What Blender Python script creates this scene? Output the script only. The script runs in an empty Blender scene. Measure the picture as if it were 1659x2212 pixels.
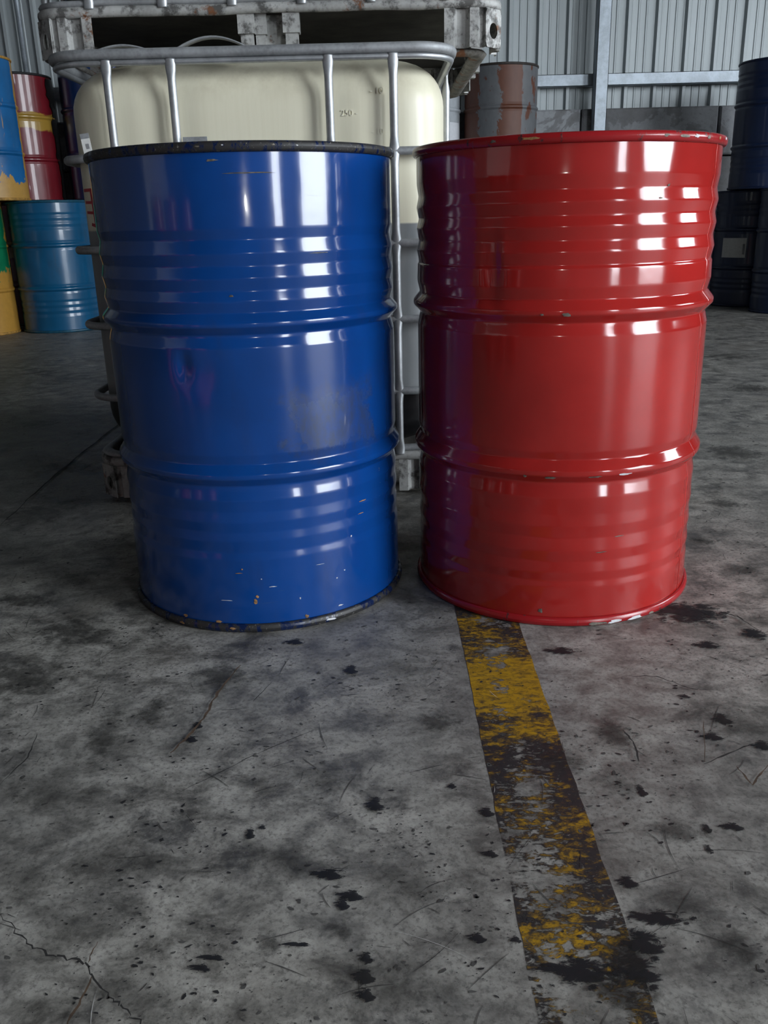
import bpy, math, random
from mathutils import Vector, Matrix, noise as mnoise

random.seed(7)
scene = bpy.context.scene
COL = scene.collection

# ------------------------------------------------------------------ camera
cam_d = bpy.data.cameras.new('camera')
cam = bpy.data.objects.new('camera', cam_d)
COL.objects.link(cam)
cam_d.sensor_fit = 'VERTICAL'
cam_d.sensor_height = 36.0
cam_d.lens = 36.0 * 1878.6 / 2212.0
cam_d.clip_start = 0.02
_p, _r = 0.3259, -0.0256
_F = Vector((0, math.cos(_p), -math.sin(_p)))
_U = Vector((0, math.sin(_p), math.cos(_p)))
_R = Vector((1, 0, 0))
_R2 = _R * math.cos(_r) + _U * math.sin(_r)
_U2 = _U * math.cos(_r) - _R * math.sin(_r)
cam.matrix_world = Matrix(((_R2.x, _U2.x, -_F.x, 0.0), (_R2.y, _U2.y, -_F.y, 0.0),
                           (_R2.z, _U2.z, -_F.z, 0.7542), (0, 0, 0, 1)))
scene.camera = cam

# ------------------------------------------------------------------ sky and light
world = bpy.data.worlds.new('overcast_sky')
scene.world = world
world.use_nodes = True
_bg = world.node_tree.nodes['Background']
_bg.inputs[0].default_value = (0.87, 0.935, 1.0, 1)
_bg.inputs[1].default_value = 19.5

def portal(name, loc, rot, sx, sy):
    d = bpy.data.lights.new(name, 'AREA')
    d.shape = 'RECTANGLE'; d.size = sx; d.size_y = sy; d.energy = 1
    d.cycles.is_portal = True
    o = bpy.data.objects.new(name, d); COL.objects.link(o)
    o.location = loc; o.rotation_euler = rot
    return o
HP = math.pi / 2
portal('daylight_side_door', (8.0, -3.35, 2.8), (0, HP, 0), 5.6, 4.1)
portal('daylight_side_window', (8.0, 2.5, 2.95), (0, HP, 0), 2.1, 2.4)
portal('daylight_front_door', (6.5, -9.0, 2.4), (HP, 0, 0), 1.5, 4.8)

# small lamp of the phone that took the picture: its glint sits on both drums
_fd = bpy.data.lights.new('phone_lamp', 'POINT')
_fd.energy = 3.0; _fd.shadow_soft_size = 0.025; _fd.color = (1.0, 0.97, 0.9)
_fo = bpy.data.objects.new('phone_lamp', _fd); COL.objects.link(_fo)
_fo.location = (0.03, -0.06, 0.82)

vs = scene.view_settings
vs.view_transform = 'Standard'; vs.look = 'None'; vs.gamma = 1.0
vs.use_curve_mapping = False
vs.exposure = 0.0
scene.cycles.max_bounces = 7
scene.cycles.diffuse_bounces = 4
scene.cycles.glossy_bounces = 3
scene.cycles.transparent_max_bounces = 24
scene.cycles.caustics_reflective = False
scene.cycles.caustics_refractive = False
scene.cycles.sample_clamp_indirect = 6.0
scene.cycles.use_adaptive_sampling = True
scene.cycles.adaptive_threshold = 0.03

# ------------------------------------------------------------------ helpers
def link(o, parent=None):
    COL.objects.link(o)
    if parent is not None:
        o.parent = parent
    return o

def tag(o, label=None, cat=None, group=None, kind=None):
    if label: o['label'] = label
    if cat: o['category'] = cat
    if group: o['group'] = group
    if kind: o['kind'] = kind
    return o

def empty(name, loc=(0, 0, 0), rz=0.0):
    o = bpy.data.objects.new(name, None)
    o.empty_display_size = 0.1
    o.location = loc; o.rotation_euler = (0, 0, rz)
    COL.objects.link(o)
    return o

class MB:
    """collects geometry for one mesh"""
    def __init__(s):
        s.v = []; s.f = []
    def add(s, vs_, fs_):
        b = len(s.v)
        s.v.extend([tuple(p) for p in vs_])
        s.f.extend([tuple(i + b for i in f) for f in fs_])
    def box(s, x0, x1, y0, y1, z0, z1):
        s.add([(x0, y0, z0), (x1, y0, z0), (x1, y1, z0), (x0, y1, z0),
               (x0, y0, z1), (x1, y0, z1), (x1, y1, z1), (x0, y1, z1)],
              [(0, 3, 2, 1), (4, 5, 6, 7), (0, 1, 5, 4), (1, 2, 6, 5), (2, 3, 7, 6), (3, 0, 4, 7)])
    def lathe(s, prof, segs, wob=None, cap0=False, cap1=False):
        n = len(prof)
        vs_ = []
        for (r, z) in prof:
            for k in range(segs):
                a = 2 * math.pi * k / segs
                p = Vector((r * math.cos(a), r * math.sin(a), z))
                if wob: p = wob(p)
                vs_.append(p)
        fs_ = []
        for i in range(n - 1):
            for k in range(segs):
                k2 = (k + 1) % segs
                fs_.append((i * segs + k, i * segs + k2, (i + 1) * segs + k2, (i + 1) * segs + k))
        if cap0: fs_.append(tuple(reversed(range(segs))))
        if cap1: fs_.append(tuple((n - 1) * segs + k for k in range(segs)))
        s.add(vs_, fs_)
    def sweep(s, path, ra, rb=None, n=10, closed=False, up=(0, 0, 1)):
        """tube along path; ra / rb numbers or per-point lists: radius across / along 'up'"""
        m = len(path)
        P = [Vector(p) for p in path]
        up = Vector(up)
        vs_ = []
        for i in range(m):
            if closed:
                t = P[(i + 1) % m] - P[i - 1]
            else:
                t = P[min(i + 1, m - 1)] - P[max(i - 1, 0)]
            t.normalize()
            u = up - t * up.dot(t)
            if u.length < 1e-4:
                u = Vector((0, 1, 0)) - t * t.y
            u.normalize()
            w = t.cross(u)
            a = ra[i] if isinstance(ra, (list, tuple)) else ra
            b = a if rb is None else (rb[i] if isinstance(rb, (list, tuple)) else rb)
            for k in range(n):
                an = 2 * math.pi * k / n
                vs_.append(P[i] + w * (a * math.cos(an)) + u * (b * math.sin(an)))
        fs_ = []
        for i in range(m if closed else m - 1):
            j = (i + 1) % m
            for k in range(n):
                k2 = (k + 1) % n
                fs_.append((i * n + k, i * n + k2, j * n + k2, j * n + k))
        if not closed:
            fs_.append(tuple(reversed(range(n))))
            fs_.append(tuple((m - 1) * n + k for k in range(n)))
        s.add(vs_, fs_)
    def mesh(s, name, mat, smooth=False):
        me = bpy.data.meshes.new(name)
        me.from_pydata(s.v, [], s.f)
        me.update()
        if smooth:
            me.polygons.foreach_set('use_smooth', [True] * len(me.polygons))
        if mat: me.materials.append(mat)
        return me
    def obj(s, name, mat, parent=None, smooth=False):
        return link(bpy.data.objects.new(name, s.mesh(name, mat, smooth)), parent)

def fix_normals(o):
    import bmesh
    bm = bmesh.new(); bm.from_mesh(o.data)
    bmesh.ops.recalc_face_normals(bm, faces=bm.faces)
    bm.to_mesh(o.data); bm.free()
    return o

def rrect(hx, hy, r, z, seg=8, cx=0.0, cy=0.0, nx=1, ny=1):
    """rounded rectangle loop, counter-clockwise"""
    out = []
    cs = [(hx - r, -hy + r, -HP), (hx - r, hy - r, 0), (-hx + r, hy - r, HP), (-hx + r, -hy + r, math.pi)]
    for ci, (x, y, a0) in enumerate(cs):
        arc = [(cx + x + r * math.cos(a0 + HP * k / seg), cy + y + r * math.sin(a0 + HP * k / seg), z) for k in range(seg + 1)]
        out += arc
        x2, y2, a2 = cs[(ci + 1) % 4]
        q = (cx + x2 + r * math.cos(a2), cy + y2 + r * math.sin(a2), z)
        n = ny if ci % 2 == 0 else nx
        for k in range(1, n):
            t = k / n
            out.append((arc[-1][0] * (1 - t) + q[0] * t, arc[-1][1] * (1 - t) + q[1] * t, z))
    return out

# ------------------------------------------------------------------ node materials
class NT:
    def __init__(s, name):
        s.m = bpy.data.materials.new(name)
        s.m.use_nodes = True
        s.t = s.m.node_tree
        s.t.nodes.clear()
        s.out = s.t.nodes.new('ShaderNodeOutputMaterial')
    def n(s, typ, out=0, props=None, **ins):
        nd = s.t.nodes.new(typ)
        for k, v in (props or {}).items(): setattr(nd, k, v)
        for k, v in ins.items():
            key = int(k[1:]) if k[0] == '_' and k[1:].isdigit() else k.replace('_', ' ')
            s.set(nd.inputs[key], v)
        return nd.outputs[out]
    def set(s, sock, v):
        if isinstance(v, bpy.types.NodeSocket):
            s.t.links.new(v, sock)
        else:
            if isinstance(v, (tuple, list)) and len(v) == 3 and sock.type == 'RGBA': v = (*v, 1)
            sock.default_value = v
    def coord(s, which='Object'):
        return s.n('ShaderNodeTexCoord', which)
    def mapping(s, vec, scale=(1, 1, 1), rot=(0, 0, 0), loc=(0, 0, 0)):
        return s.n('ShaderNodeMapping', Vector=vec, Scale=scale, Rotation=rot, Location=loc)
    def noise(s, vec, scale, detail=4, rough=0.55, dist=0.0, color=False):
        return s.n('ShaderNodeTexNoise', 1 if color else 0, Vector=vec, Scale=scale, Detail=detail, Roughness=rough, Distortion=dist)
    def vor(s, vec, scale, feature='F1'):
        return s.n('ShaderNodeTexVoronoi', 0, {'feature': feature}, Vector=vec, Scale=scale)
    def ramp(s, fac, stops, interp='LINEAR'):
        nd = s.t.nodes.new('ShaderNodeValToRGB')
        r = nd.color_ramp; r.interpolation = interp
        while len(r.elements) < len(stops): r.elements.new(0.5)
        for e, (p, c) in zip(r.elements, stops):
            e.position = p
            e.color = (c, c, c, 1) if not isinstance(c, (tuple, list)) else (*c, 1)
        s.set(nd.inputs[0], fac)
        return nd.outputs[0]
    def sstep(s, v, a, b, lo=0.0, hi=1.0):
        return s.n('ShaderNodeMapRange', 0, {'interpolation_type': 'SMOOTHSTEP'}, Value=v, From_Min=a, From_Max=b, To_Min=lo, To_Max=hi)
    def math(s, op, a, b=0.0, clamp=False):
        return s.n('ShaderNodeMath', 0, {'operation': op, 'use_clamp': clamp}, _0=a, _1=b)
    def mul(s, a, b): return s.math('MULTIPLY', a, b)
    def add(s, a, b): return s.math('ADD', a, b, True)
    def mix(s, fac, a, b, blend='MIX'):
        nd = s.t.nodes.new('ShaderNodeMix')
        nd.data_type = 'RGBA'; nd.blend_type = blend
        s.set(nd.inputs[0], fac); s.set(nd.inputs[6], a); s.set(nd.inputs[7], b)
        return nd.outputs[2]
    def xyz(s, vec):
        nd = s.t.nodes.new('ShaderNodeSeparateXYZ')
        s.set(nd.inputs[0], vec)
        return nd.outputs
    def window(s, v, a, b, soft):
        return s.mul(s.sstep(v, a - soft, a + soft), s.sstep(v, b - soft, b + soft, 1, 0))
    def bump(s, h, strength=0.3, dist=0.002, normal=None):
        nd = s.t.nodes.new('ShaderNodeBump')
        nd.inputs['Strength'].default_value = strength
        nd.inputs['Distance'].default_value = dist
        s.set(nd.inputs['Height'], h)
        if normal is not None: s.set(nd.inputs['Normal'], normal)
        return nd.outputs[0]
    def bsdf(s, color, rough=0.5, metal=0.0, normal=None, alpha=None, coat=0.0, coat_rough=0.05, spec=0.5, sss=None):
        b = s.t.nodes.new('ShaderNodeBsdfPrincipled')
        s.set(b.inputs['Base Color'], color); s.set(b.inputs['Roughness'], rough); s.set(b.inputs['Metallic'], metal)
        s.set(b.inputs['Specular IOR Level'], spec)
        if normal is not None: s.set(b.inputs['Normal'], normal)
        if alpha is not None: s.set(b.inputs['Alpha'], alpha)
        s.set(b.inputs['Coat Weight'], coat); s.set(b.inputs['Coat Roughness'], coat_rough)
        if sss:
            s.set(b.inputs['Subsurface Weight'], sss); b.inputs['Subsurface Radius'].default_value = (0.03, 0.025, 0.015)
        s.t.links.new(b.outputs[0], s.out.inputs[0])
        return s.m

def mat_paint(name, base, chip=(0.10, 0.085, 0.07), rough=0.16, wear=0.5, dirt=0.3, seed=0.0, smear=None, scratch=0.5, wob=0.35, patches=None):
    """gloss paint on a steel drum: chips on edges, dirt, fine scratches"""
    t = NT(name)
    co = t.coord('Object')
    p = t.mapping(co, loc=(seed, seed * 1.7, 0))
    big = t.noise(p, 5, 4)
    col = t.mix(t.sstep(big, 0.3, 0.7), tuple(c * 0.86 for c in base), tuple(min(1, c * 1.08) for c in base))
    if patches:                                  # other layers of paint: (colour, noise scale, lo, hi, zwindow)
        for (pc, sc, lo, hi, zw) in patches:
            mk = t.sstep(t.noise(t.mapping(p, loc=(sc, 3.1, 1.3)), sc, 8, 0.62, 0.6), lo, hi)
            if zw:
                z = t.xyz(co)[2]
                zz = t.math('ADD', z, t.mul(t.math('SUBTRACT', t.noise(p, 9, 5), 0.5), 0.10))
                mk = t.math('MAXIMUM', t.window(zz, zw[0], zw[1], 0.006), t.mul(mk, zw[2]))
            col = t.mix(mk, col, pc)
    # dust veil in low frequency streaks
    d = t.mul(t.sstep(t.noise(t.mapping(p, scale=(1, 1, 0.25)), 14, 6, 0.65), 0.5, 0.8), dirt)
    col = t.mix(d, col, (base[0] * 0.35 + 0.02, base[1] * 0.35 + 0.02, base[2] * 0.35 + 0.02))
    # horizontal rub marks
    sc = t.noise(t.mapping(p, scale=(1.5, 1.5, 60)), 4, 6, 0.7)
    scr = t.mul(t.sstep(sc, 0.66, 0.72), t.sstep(t.noise(p, 3.3, 3), 0.5, 0.62))
    scr = t.mul(scr, scratch)
    # oblique hair scratches
    hs = t.noise(t.mapping(p, rot=(0, 0.6, 0.4), scale=(2, 2, 120)), 5, 4, 0.6)
    hair = t.mul(t.mul(t.sstep(hs, 0.67, 0.72), t.sstep(t.noise(t.mapping(p, loc=(5, 2, 1)), 4, 3), 0.5, 0.65)), scratch)
    col = t.mix(t.mul(hair, 0.35), col, tuple(min(1, c * 1.2 + 0.08) for c in base))
    col = t.mix(t.mul(scr, 0.7), col, tuple(c * 0.4 + 0.02 for c in base))
    # chips
    ch = t.noise(t.mapping(p, scale=(1, 1, 1.6)), 42, 5, 0.6)
    zone = t.sstep(t.noise(t.mapping(p, loc=(3, 9, 4)), 2.2, 2), 0.45, 0.75, 0.0, 0.05)
    chm = t.sstep(t.math('ADD', ch, zone), 0.80 - 0.07 * wear, 0.815 - 0.07 * wear)
    chc = t.mix(t.sstep(t.noise(p, 90, 2), 0.4, 0.6), chip, (0.33, 0.30, 0.27))
    col = t.mix(chm, col, chc)
    ro = t.math('ADD', rough, t.mul(t.add(t.add(chm, scr), t.mul(d, 0.8)), 0.35))
    if smear:
        x, y, z = t.xyz(co)
        wx = t.math('ADD', x, t.mul(t.math('SUBTRACT', t.noise(p, 14, 6, 0.72), 0.5), 0.22))
        wz = t.math('ADD', z, t.mul(t.math('SUBTRACT', t.noise(t.mapping(p, loc=(1, 1, 7)), 12, 6, 0.72), 0.5), 0.16))
        mk = t.mul(t.window(wx, smear[0], smear[1], 0.012), t.window(wz, smear[2], smear[3], 0.022))
        mk = t.mul(mk, t.sstep(y, 0.05, -0.05))
        tex = t.sstep(t.noise(t.mapping(p, scale=(2.2, 2.2, 1)), 40, 7, 0.75), 0.30, 0.72, 0.15, 0.95)
        col = t.mix(t.mul(mk, t.mul(tex, 0.75)), col, (0.028, 0.034, 0.045))
        ro = t.math('ADD', ro, t.mul(mk, 0.16))
    nb = t.bump(t.noise(p, 9, 3, 0.35), wob, 0.004)
    return t.bsdf(col, ro, 0.0, nb, coat=0.35, coat_rough=0.04)

def mat_rim(name, base, wear):
    t = NT(name)
    p = t.coord('Object')
    a = t.noise(t.mapping(p, scale=(1, 1, 0.4)), 55, 6, 0.7)
    m = t.sstep(a, 0.62 - wear * 0.25, 0.70 - wear * 0.25)
    steel = t.mix(t.sstep(t.noise(p, 230, 4, 0.7), 0.60, 0.70), (0.020, 0.019, 0.019), (0.22, 0.21, 0.19))
    col = t.mix(m, base, steel)
    return t.bsdf(col, t.math('ADD', 0.22, t.mul(m, 0.3)), 0.0, t.bump(a, 0.25, 0.001))

def mat_galv(name, base=(0.42, 0.44, 0.46), rough=0.42, metal=0.75, rust=0.0, dirt=0.25):
    t = NT(name)
    p = t.coord('Object')
    sp = t.vor(p, 120)
    n1 = t.noise(p, 9, 6, 0.65)
    col = t.mix(t.sstep(n1, 0.35, 0.7), tuple(c * 0.72 for c in base), tuple(min(1, c * 1.12) for c in base))
    col = t.mix(t.mul(t.sstep(sp, 0.2, 0.8), 0.15), col, (0.6, 0.62, 0.64))
    d = t.mul(t.sstep(t.noise(t.mapping(p, loc=(2, 1, 5)), 22, 6, 0.7), 0.46 if rust > 0 else 0.55, 0.62 if rust > 0 else 0.75), dirt)
    col = t.mix(d, col, (0.05, 0.048, 0.045))
    met = metal
    if rust > 0:
        rm = t.sstep(t.noise(t.mapping(p, loc=(7, 3, 2)), 13, 8, 0.68, 0.4), 0.64 - 0.1 * rust, 0.72 - 0.1 * rust)
        rc = t.mix(t.noise(p, 60, 3), (0.10, 0.035, 0.015), (0.24, 0.10, 0.04))
        col = t.mix(rm, col, rc)
        met = t.mul(t.math('SUBTRACT', 1.0, rm), metal)
    return t.bsdf(col, t.math('ADD', rough, t.mul(n1, 0.2)), met, t.bump(n1, 0.15, 0.002))

def mat_plain(name, col, rough=0.6, metal=0.0, var=0.15, scale=20, bump=0.1):
    t = NT(name)
    p = t.coord('Object')
    n1 = t.noise(p, scale, 6, 0.6)
    c = t.mix(t.sstep(n1, 0.3, 0.7), tuple(x * (1 - var) for x in col), tuple(min(1, x * (1 + var)) for x in col))
    return t.bsdf(c, rough, metal, t.bump(n1, bump, 0.002))

# ---- materials of the place
def mat_floor():
    t = NT('worn_concrete')
    p = t.coord('Object')
    n0 = t.noise(p, 1.1, 4, 0.55)
    n1 = t.noise(t.mapping(p, scale=(1, 1.25, 1)), 13, 8, 0.70, 0.35)
    n2 = t.noise(t.mapping(p, loc=(3, 5, 0)), 5.5, 6, 0.70, 0.5)
    n3 = t.noise(p, 130, 4, 0.75)
    base = t.ramp(n1, [(0.36, (0.085, 0.081, 0.073)), (0.46, (0.215, 0.208, 0.188)), (0.55, (0.345, 0.335, 0.306)), (0.66, (0.45, 0.438, 0.402))])
    base = t.mix(t.sstep(n0, 0.40, 0.62, 0, 0.5), base, (0.200, 0.196, 0.186))
    # sooty blotches, ragged
    b1 = t.mul(t.sstep(n2, 0.49, 0.66), t.sstep(t.noise(t.mapping(p, loc=(9, 1, 0)), 24, 5, 0.7, 0.4), 0.36, 0.60, 0.30, 1.0))
    base = t.mix(t.mul(b1, 0.80), base, (0.046, 0.046, 0.048))
    # fine grit
    base = t.mix(t.sstep(n3, 0.46, 0.68, 0, 0.60), base, (0.060, 0.058, 0.055))
    base = t.mix(t.sstep(t.noise(t.mapping(p, loc=(1, 8, 0)), 210, 3, 0.6), 0.6, 0.75, 0, 0.35), base, (0.34, 0.335, 0.32))
    # warm oil tints
    base = t.mix(t.sstep(t.noise(t.mapping(p, loc=(2, 13, 0)), 2.4, 5), 0.55, 0.75, 0, 0.35), base, (0.135, 0.112, 0.085))
    ro = t.sstep(n1, 0.3, 0.7, 0.42, 0.62)
    nb = t.bump(t.noise(p, 90, 3, 0.7), 0.3, 0.0015)
    return t.bsdf(base, ro, 0, nb, spec=0.4)

def mat_stain(name, kind):
    t = NT(name)
    p = t.coord('Object')
    g = t.coord('Generated')
    c = t.mapping(g, loc=(-1, -1, 0), scale=(2, 2, 0))
    r = t.n('ShaderNodeVectorMath', 'Value', {'operation': 'LENGTH'}, _0=c)
    if kind == 'h':
        n = t.noise(t.mapping(p, scale=(0.7, 1.6, 1)), 60, 7, 0.7, 0.6)
        v = t.math('SUBTRACT', t.math('ADD', t.mul(n, 2.0), -0.30), t.mul(r, 0.55))
        a = t.sstep(v, 0.30, 0.42, 0, 0.93)
        col = (0.014, 0.0145, 0.017)
    elif kind == 'm':
        n = t.noise(p, 45, 7, 0.7, 0.4)
        v = t.math('SUBTRACT', t.math('ADD', t.mul(n, 2.4), -0.45), t.mul(r, 0.85))
        a = t.sstep(v, 0.05, 0.60, 0, 0.52)
        col = (0.030, 0.028, 0.026)
    else:
        n = t.noise(p, 22, 7, 0.68, 0.4)
        v = t.math('SUBTRACT', t.math('ADD', t.mul(n, 2.6), -0.50), t.mul(r, 0.95))
        a = t.sstep(v, 0.0, 0.80, 0, 0.36)
        col = (0.042, 0.040, 0.037)
    return t.bsdf(col, 0.55, 0, None, alpha=a, spec=0.3)

def mat_tape():
    t = NT('worn_hazard_tape')
    p = t.coord('Object')
    x, y, z = t.xyz(p)
    n1 = t.noise(t.mapping(p, scale=(1, 1, 1)), 26, 9, 0.72, 0.5)
    n2 = t.noise(t.mapping(p, loc=(4, 2, 0)), 11, 7, 0.66, 0.4)
    n3 = t.noise(t.mapping(p, loc=(8, 1, 0)), 75, 6, 0.7)
    n4 = t.noise(t.mapping(p, loc=(2, 7, 0), rot=(0, 0, 0.4), scale=(1, 2.2, 1)), 48, 9, 0.75, 0.5)
    yel = t.mix(t.sstep(n4, 0.40, 0.66), (0.44, 0.250, 0.014), (0.14, 0.088, 0.018))
    blk = t.mix(n3, (0.016, 0.016, 0.018), (0.036, 0.034, 0.034))
    # where the dark rubber film covers the yellow: bands along the strip
    wv = t.n('ShaderNodeMapRange', 0, {'clamp': True}, Value=y, From_Min=0.55, From_Max=1.65, To_Min=0.0, To_Max=1.0)
    # 0 = near end ... 1 = under the red drum
    band = t.ramp(wv, [(0.0, 0.70), (0.16, 0.66), (0.30, 0.70), (0.42, 0.66), (0.50, 0.74), (0.55, 0.50), (0.58, 0.62), (0.62, 0.30), (0.74, 0.26), (0.80, 0.58), (1.0, 0.66)])
    dk = t.math('ADD', t.math('ADD', t.math('ADD', t.mul(n1, 1.0), t.mul(n4, 1.0)), t.mul(n2, 0.6)), t.mul(band, 0.8))
    col = t.mix(t.sstep(dk, 1.55, 1.85), yel, blk)
    # film worn off down to the concrete (transparent)
    wear = t.ramp(wv, [(0.0, 0.76), (0.2, 0.71), (0.36, 0.64), (0.46, 0.52), (0.52, 0.44), (0.60, 0.42), (0.72, 0.44), (0.82, 0.52), (1.0, 0.50)])
    mid = t.mul(t.math('ABSOLUTE', t.math('SUBTRACT', x, 0.19)), 2.6)
    wn = t.math('SUBTRACT', t.math('ADD', t.math('ADD', t.mul(n2, 0.80), t.mul(n4, 0.95)), t.mul(wear, 0.50)), mid)
    al = t.sstep(wn, 1.10, 1.17, 0.97, 0.05)
    al = t.mul(al, t.sstep(t.noise(t.mapping(p, loc=(1, 1, 3)), 120, 5, 0.72), 0.58, 0.66, 1.0, 0.25))
    return t.bsdf(col, t.sstep(n1, 0.3, 0.7, 0.38, 0.6), 0, t.bump(n3, 0.2, 0.001), alpha=al, spec=0.4)

def mat_bottle():
    t = NT('milky_plastic')
    p = t.coord('Object')
    x, y, z = t.xyz(p)
    st = t.noise(t.mapping(p, scale=(60, 60, 1.2)), 2, 4, 0.6)
    c1 = t.mix(t.sstep(st, 0.35, 0.7, 0, 0.25), (0.80, 0.765, 0.60), (0.70, 0.66, 0.49))
    c1 = t.mix(t.sstep(t.noise(p, 5, 4), 0.5, 0.75, 0, 0.25), c1, (0.80, 0.78, 0.66))
    # brown grime along the upper shoulder
    sh = t.mul(t.sstep(z, 1.02, 1.125), t.sstep(t.noise(p, 9, 6, 0.65), 0.42, 0.68, 0.1, 0.8))
    c1 = t.mix(t.mul(sh, 0.55), c1, (0.30, 0.24, 0.15))
    # what it holds: grey liquor up to 0.74 m, black sludge below 0.29 m
    lq = t.mix(t.sstep(t.noise(t.mapping(p, scale=(3, 3, 1)), 6, 5), 0.3, 0.7), (0.200, 0.215, 0.225), (0.250, 0.262, 0.270))
    c = t.mix(t.sstep(z, 0.737, 0.743, 1, 0), c1, lq)
    c = t.mix(t.sstep(z, 0.286, 0.292, 1, 0), c, (0.008, 0.008, 0.009))
    return t.bsdf(c, 0.34, 0, t.bump(t.noise(p, 14, 3), 0.12, 0.004), spec=0.45)

def mat_rustdrum():
    t = NT('rusty_bare_drum')
    co = t.coord('Object')
    p = t.mapping(co, scale=(1, 1, 0.55))
    n = t.noise(p, 15, 8, 0.72, 0.8)
    x = t.xyz(co)[0]
    # peeled strips: grey undercoat left at certain bearings
    w1 = t.window(t.math('ADD', x, t.mul(t.math('SUBTRACT', n, 0.5), 0.26)), -0.20, -0.04, 0.006)
    w2 = t.sstep(t.math('ADD', x, t.mul(t.math('SUBTRACT', n, 0.5), 0.05)), 0.125, 0.135)
    gm = t.math('MAXIMUM', t.mul(w1, t.sstep(t.noise(p, 20, 6), 0.62, 0.66, 1, 0)), t.mul(w2, t.sstep(t.noise(t.mapping(p, loc=(3, 3, 3)), 14, 6), 0.58, 0.62, 1, 0)))
    red = t.mix(t.noise(p, 30, 5), (0.085, 0.028, 0.016), (0.145, 0.052, 0.028))
    grey = t.mix(t.noise(p, 24, 5), (0.095, 0.10, 0.106), (0.165, 0.172, 0.184))
    c = t.mix(gm, red, grey)
    dk = t.sstep(t.noise(t.mapping(p, loc=(6, 2, 2)), 7, 5), 0.55, 0.75, 0, 0.6)
    c = t.mix(dk, c, (0.05, 0.03, 0.024))
    return t.bsdf(c, 0.55, 0, t.bump(n, 0.2, 0.003))

def mat_peel(name, base, other, edge=0.05, zlow=0.16):
    """drum colour with old yellow paint round the foot, edges and in runs"""
    t = NT(name)
    co = t.coord('Object')
    x, y, z = t.xyz(co)
    n = t.noise(co, 7, 8, 0.65, 0.6)
    zz = t.math('ADD', z, t.mul(t.math('SUBTRACT', n, 0.5), 0.45))
    m = t.sstep(zz, zlow, zlow - 0.012)
    ed = t.sstep(t.math('ADD', x, t.mul(t.math('SUBTRACT', n, 0.5), edge)), 0.272, 0.274)
    m = t.math('MAXIMUM', m, ed)
    runs = t.mul(t.sstep(t.noise(t.mapping(co, scale=(14, 14, 1.2)), 2.0, 5, 0.6), 0.615, 0.63), t.sstep(t.noise(co, 5, 3), 0.42, 0.55))
    m = t.math('MAXIMUM', m, t.mul(runs, 0.8))
    m = t.mul(m, t.sstep(t.noise(t.mapping(co, loc=(2, 5, 1)), 26, 6, 0.7), 0.66, 0.69, 1, 0))
    c = t.mix(t.sstep(t.noise(co, 6, 4), 0.3, 0.7), tuple(v * 0.8 for v in base), tuple(min(1, v * 1.1) for v in base))
    c = t.mix(m, c, t.mix(t.noise(co, 30, 4), other, tuple(v * 0.7 for v in other)))
    return t.bsdf(c, 0.42, 0, t.bump(m, 0.3, 0.002))

def mat_block():
    t = NT('concrete_block')
    p = t.coord('Object')
    r = t.n('ShaderNodeObjectInfo', 'Random')
    q = t.n('ShaderNodeVectorMath', 0, {'operation': 'ADD'}, _0=p, _1=t.n('ShaderNodeCombineXYZ', X=t.mul(r, 40), Y=t.mul(r, 17), Z=t.mul(r, 9)))
    n = t.noise(q, 2.2, 6, 0.6, 0.8)
    c = t.ramp(n, [(0.38, (0.17, 0.17, 0.174)), (0.5, (0.22, 0.225, 0.235)), (0.52, (0.33, 0.345, 0.365)), (0.75, (0.40, 0.41, 0.43))])
    c = t.mix(t.sstep(t.noise(q, 26, 6, 0.7), 0.45, 0.75, 0, 0.4), c, (0.09, 0.088, 0.085))
    c = t.mix(t.mul(r, 0.35), c, (0.13, 0.13, 0.135))
    return t.bsdf(c, 0.85, 0, t.bump(t.noise(q, 40, 6, 0.7), 0.4, 0.004))

def mat_clad():
    t = NT('zinc_cladding')
    p = t.coord('Object')
    n = t.noise(t.mapping(p, scale=(5, 5, 0.5)), 3, 5, 0.6)
    c = t.mix(n, (0.36, 0.40, 0.415), (0.48, 0.52, 0.535))
    c = t.mix(t.sstep(t.noise(t.mapping(p, scale=(14, 14, 0.7)), 2, 5, 0.65), 0.58, 0.8, 0, 0.5), c, (0.20, 0.205, 0.20))
    return t.bsdf(c, 0.5, 0.25)

M = {}
M['floor'] = mat_floor()
for k in 'hms': M['stain_' + k] = mat_stain({'h': 'black_rubber_mark', 'm': 'dark_oil_stain', 's': 'soft_soot_stain'}[k], k)
M['crack'] = mat_plain('crack_dirt', (0.022, 0.021, 0.02), 0.8)
M['rust_line'] = mat_plain('rust_trace', (0.085, 0.055, 0.035), 0.8, var=0.4, scale=60)
M['tape'] = mat_tape()
M['block'] = mat_block()
M['mortar'] = mat_plain('mortar', (0.06, 0.06, 0.06), 0.9)
M['clad'] = mat_clad()
M['steel_post'] = mat_galv('galvanised_beam', (0.44, 0.50, 0.56), 0.38, 0.45, dirt=0.2)
M['wall_in'] = mat_plain('dull_sheet_wall', (0.15, 0.155, 0.16), 0.7, 0.0, 0.15, 3)
M['roof_in'] = mat_plain('dull_roof_sheet', (0.13, 0.135, 0.14), 0.7, 0.0, 0.15, 3)
M['yard'] = mat_plain('yard_asphalt', (0.16, 0.155, 0.145), 0.8, 0, 0.2, 2)
M['white_door'] = mat_plain('white_door_sheet', (0.72, 0.72, 0.70), 0.5, 0, 0.06, 4)
M['glass_frame'] = mat_plain('window_frame', (0.3, 0.3, 0.3), 0.5)

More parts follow.
